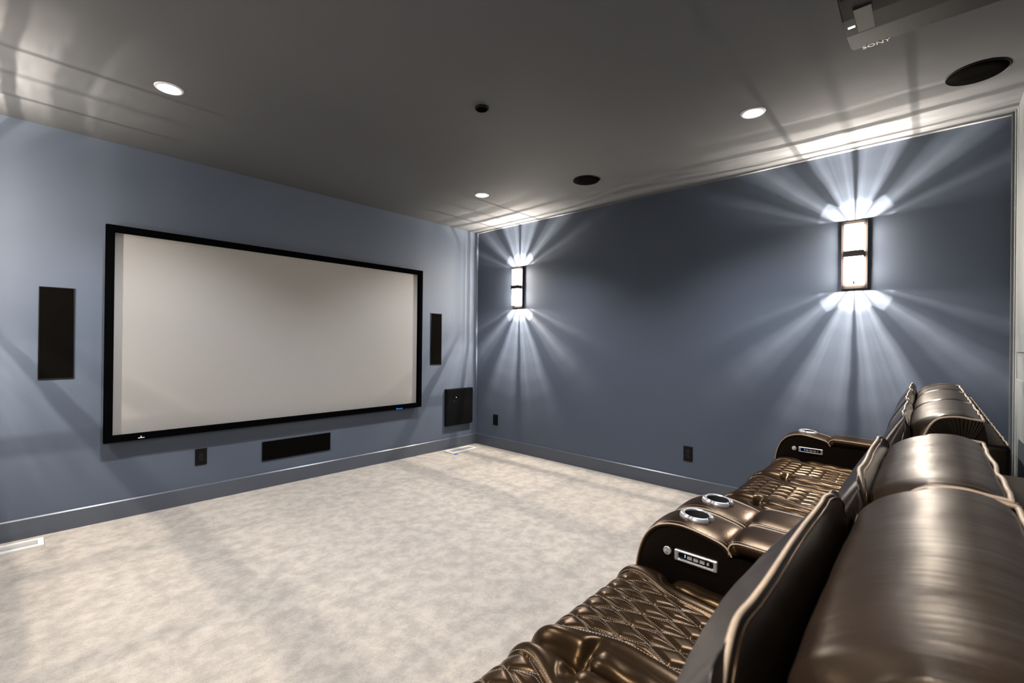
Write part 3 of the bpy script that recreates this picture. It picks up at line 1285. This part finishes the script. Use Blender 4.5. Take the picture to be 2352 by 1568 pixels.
def bore(me, loc, r, z0, z1):
    """cut the cup well out of a mesh"""
    o = bpy.data.objects.new('tmp', me)
    COL.objects.link(o)
    bm = bmesh.new()
    bmesh.ops.create_cone(bm, cap_ends=True, segments=48, radius1=r, radius2=r, depth=z1 - z0)
    bmesh.ops.translate(bm, verts=bm.verts, vec=(loc[0], loc[1], (z0 + z1) / 2))
    cme = bpy.data.meshes.new('cut'); bm.to_mesh(cme); bm.free()
    c = bpy.data.objects.new('cut', cme); COL.objects.link(c)
    md = o.modifiers.new('b', 'BOOLEAN'); md.object = c; md.operation = 'DIFFERENCE'; md.solver = 'EXACT'
    bpy.context.view_layer.update()
    out = bpy.data.meshes.new_from_object(o.evaluated_get(bpy.context.evaluated_depsgraph_get()))
    bpy.data.objects.remove(o); bpy.data.objects.remove(c)
    out.name = me.name
    return out


front_pad_me = bore(front_pad0, (AW / 2, CUPY), .044, .60, .80)
body_me = bore(body0, (AW / 2, CUPY), .043, .60, .80)


def ring_mod(a, r):
    if r < .049: return 1.0
    q = min(abs(((a - .6) % (pi / 2)) - pi / 4) / .26, 1.0)
    return 1.0 - .13 * (1 - q * q * q)


ring_v, ring_f = lathe([(.0415, .002), (.0415, .0075), (.0435, .0108), (.047, .0125), (.053, .0108), (.058, .006), (.0595, .001), (.0595, -.004)], 96, ring_mod)
ring_me = mesh_from('cup_ring', ring_v, ring_f)
wv, wf = lathe([(.0412, .0085), (.0395, -.05), (.038, -.079), (.0003, -.0795)], 40)
well_me = mesh_from('cup_well', wv, wf)


def bez_mesh():
    """silver bezel: rounded bar with a window, facing -X"""
    n = 40
    def rr(hw_, hh, r, arch=0):
        pts = []
        for cx_, cy_, a0 in ((hw_ - r, hh - r, 0), (-hw_ + r, hh - r, pi / 2), (-hw_ + r, -hh + r, pi), (hw_ - r, -hh + r, 3 * pi / 2)):
            for q in range(8):
                a = a0 + (pi / 2) * q / 7
                px_, pz_ = cx_ + r * cos(a), cy_ + r * sin(a)
                pz_ += arch * (1 - (px_ / hw_) ** 2) * (1 if pz_ > 0 else -1)
                pts.append((px_, pz_))
        # add points along the straight runs
        out = []
        for a, b in zip(pts, pts[1:] + pts[:1]):
            out.append(a)
        return out
    rings = [(rr(.074, .0195, .005, .0), 0.0), (rr(.074, .0195, .005), -.007), (rr(.071, .0165, .004), -.0105), (rr(.063, .0135, .006), -.0105), (rr(.060, .0110, .006), -.006), (rr(.060, .0110, .006), -.001)]
    V, F = [], []
    for pts, x in rings:
        for a, b in pts: V.append((x, a, b))
    k_ = len(rings[0][0])
    for i in range(len(rings) - 1):
        for j in range(k_):
            F.append((i * k_ + j, i * k_ + (j + 1) % k_, (i + 1) * k_ + (j + 1) % k_, (i + 1) * k_ + j))
    return mesh_from('panel_bezel', V, F, False)


bezel_me = bez_mesh()
PNY, PNZ = .5965, .5755


def side_pipe(x):
    return [(x, y, z) for y, z in APC]


def arm(parent, x, dy, panel_left, tilt=0):
    """x = local left edge of the arm"""
    a = link('armrest', body_me, M['leather_black'], parent)
    a.location = (x, dy, 0)
    link('front_pad', front_pad_me, M['leather'], a)
    link('rear_pad', rear_pad0, M['leather'], a)
    V, F = merge([tube([(0.003, y, z) for y, z in APC], .0032, 8), tube([(AW - .003, y, z) for y, z in APC], .0032, 8)])
    for xx, nm in ((0.003, 'piping'), (AW - .003, 'piping')):
        V, F = tube([(xx, y, z) for y, z in APC], .0032, 8)
        link(nm, mesh_from(nm, V, F), M['piping'], a)
        V, F = tube([(xx + (-.001 if xx < .1 else .001), y, z) for y, z in RPC], .0030, 8)
        link(nm, mesh_from(nm, V, F), M['piping'], a)
        sg = 1 if xx < .1 else -1
        st = dash_mesh('stitching', [[(xx + sg * .010, y, z + .0078) for y, z in APC[34:-8]], [(xx + sg * .007, y, z + .0062) for y, z in RPC[12:-6]]], .0045, .003, .0008)
        o = link('stitching', st, M['thread'], a)
        o['kind'] = 'stuff'
    r = link('cup_ring', ring_me, M['cup_silver'], a)
    r.location = (AW / 2, CUPY, .6905)
    r.rotation_euler = (radians(3.5), 0, 0)
    r['label'] = 'satin silver cup holder ring with notched rim'
    wl = link('cup_well', well_me, M['black_hole'], a)
    wl.location = (AW / 2, CUPY, .690)
    sx_ = 0.004 if panel_left else AW - .004
    rz = 0 if panel_left else pi
    b = link('panel_bezel', bezel_me, M['silver'], a)
    b.location = (sx_, PNY, PNZ); b.rotation_euler = (0, 0, rz)
    b['label'] = 'silver bezel of the recline controls'
    sg = -1 if panel_left else 1
    def bb(nm, mt_, y, z, wy, wz, dx):
        x0, x1 = sorted((sx_ + sg * .001, sx_ + sg * dx))
        return box(nm, M[mt_], a, x0, x1, y - wy, y + wy, z - wz, z + wz, min(.001, wz * .4))
    bb('control_face', 'black_gloss', PNY, PNZ, .060, .011, .002)
    for yy in (.0205, -.001, -.0225): bb('button', 'button', PNY + yy, PNZ, .0085, .0058, .006)
    bb('button', 'button', PNY - .042, PNZ, .0042, .0048, .006)
    bb('indicator_light', 'led_blue', PNY + .0375, PNZ + .001, .0012, .0052, .0035)
    kn = lathe_obj('power_button', [(.0003, -.0065), (.009, -.0062), (.0115, -.005), (.0125, -.0065), (.0148, -.004), (.0155, 0)], M['silver'], a, 32)
    kn.location = (sx_, .699, .577)
    kn.rotation_euler = (0, pi / 2 if panel_left else -pi / 2, 0)
    return a


labels = ['brown leather recliner nearest the camera, its blurred headrest filling the lower right corner',
          'quilted brown leather recliner whose right armrest holds the near cup ring and controls',
          'brown leather recliner just beyond the double armrest, with the farther cup ring of the pair',
          'armless brown leather recliner in the middle of the far three',
          'farthest brown leather recliner, its end armrest by the right wall']
x0s = [0.40, 1.0, 2.04, 2.64, 3.24]
OYS = [0.0, 0.0, -.032, -.032, -.032]
PYS = [0.010, -.018, -.045, -.036, -.032]
PZS = [-.013, .0, .004, .006, .010]
for i, x0 in enumerate(x0s):
    t = thing('leather_recliner', labels[i], 'recliner', (x0 + SW / 2, 0.30, 0), 0, 'row of leather theater recliners')
    Pn = []

    def part(name, me, mt_, parent=None, dy=0.0, kind=None):
        o = link(name, me, M[mt_], parent or t)
        if parent is None: o.location = (-SW / 2, -0.30 + dy, 0)
        if kind: o['kind'] = kind
        return o
    part('base', base_me, 'leather_black')
    for fx in (.05, SW - .05):
        for fy in (-.05, .72):
            ft = part('foot', foot_me, 'black_plastic')
            ft.location = (fx - SW / 2, fy - .30, 0)
    sc_o = part('seat_cushion', cushion_me, 'leather')
    o = part('seam_stitching', seam_me, 'thread', sc_o, kind='stuff')
    qp = part('quilted_panel', quilt_me, 'leather')
    o = part('stitching', stitch_me, 'thread', qp, kind='stuff')
    part('side_roll', roll_l, 'leather')
    part('side_roll', roll_r, 'leather')
    oy = OYS[i]
    part('backrest', back_me, 'leather_black', dy=oy * .5)
    pd = part('head_pad', pad_near if i == 0 else pad_me, 'leather_pad', dy=PYS[i])
    pd.location.z = PZS[i]
    if i == 0:
        pd.scale.x = 1.09; pd.location.x -= .056
    part('piping', pad_pipe_me, 'piping', pd)
    part('seam', pad_seam_me, 'leather', pd)
    hd = part('headrest', head_me, 'leather_roll', dy=oy)
    part('piping', head_pipe_me, 'piping', hd)
    part('side_panel', sp_l, 'leather_black', hd)
    part('side_panel', sp_r, 'leather_black', hd)
    sh = part('back_shell', shell_me, 'leather_black')
    part('piping', shell_pipe_me, 'piping', sh)
    if i == 1: arm(t, SW / 2 + .004, -0.30, True)
    if i == 2: arm(t, -SW / 2 - .004 - AW, -0.30, False)
    if i == 4: arm(t, SW / 2 + .004, -0.27, True)
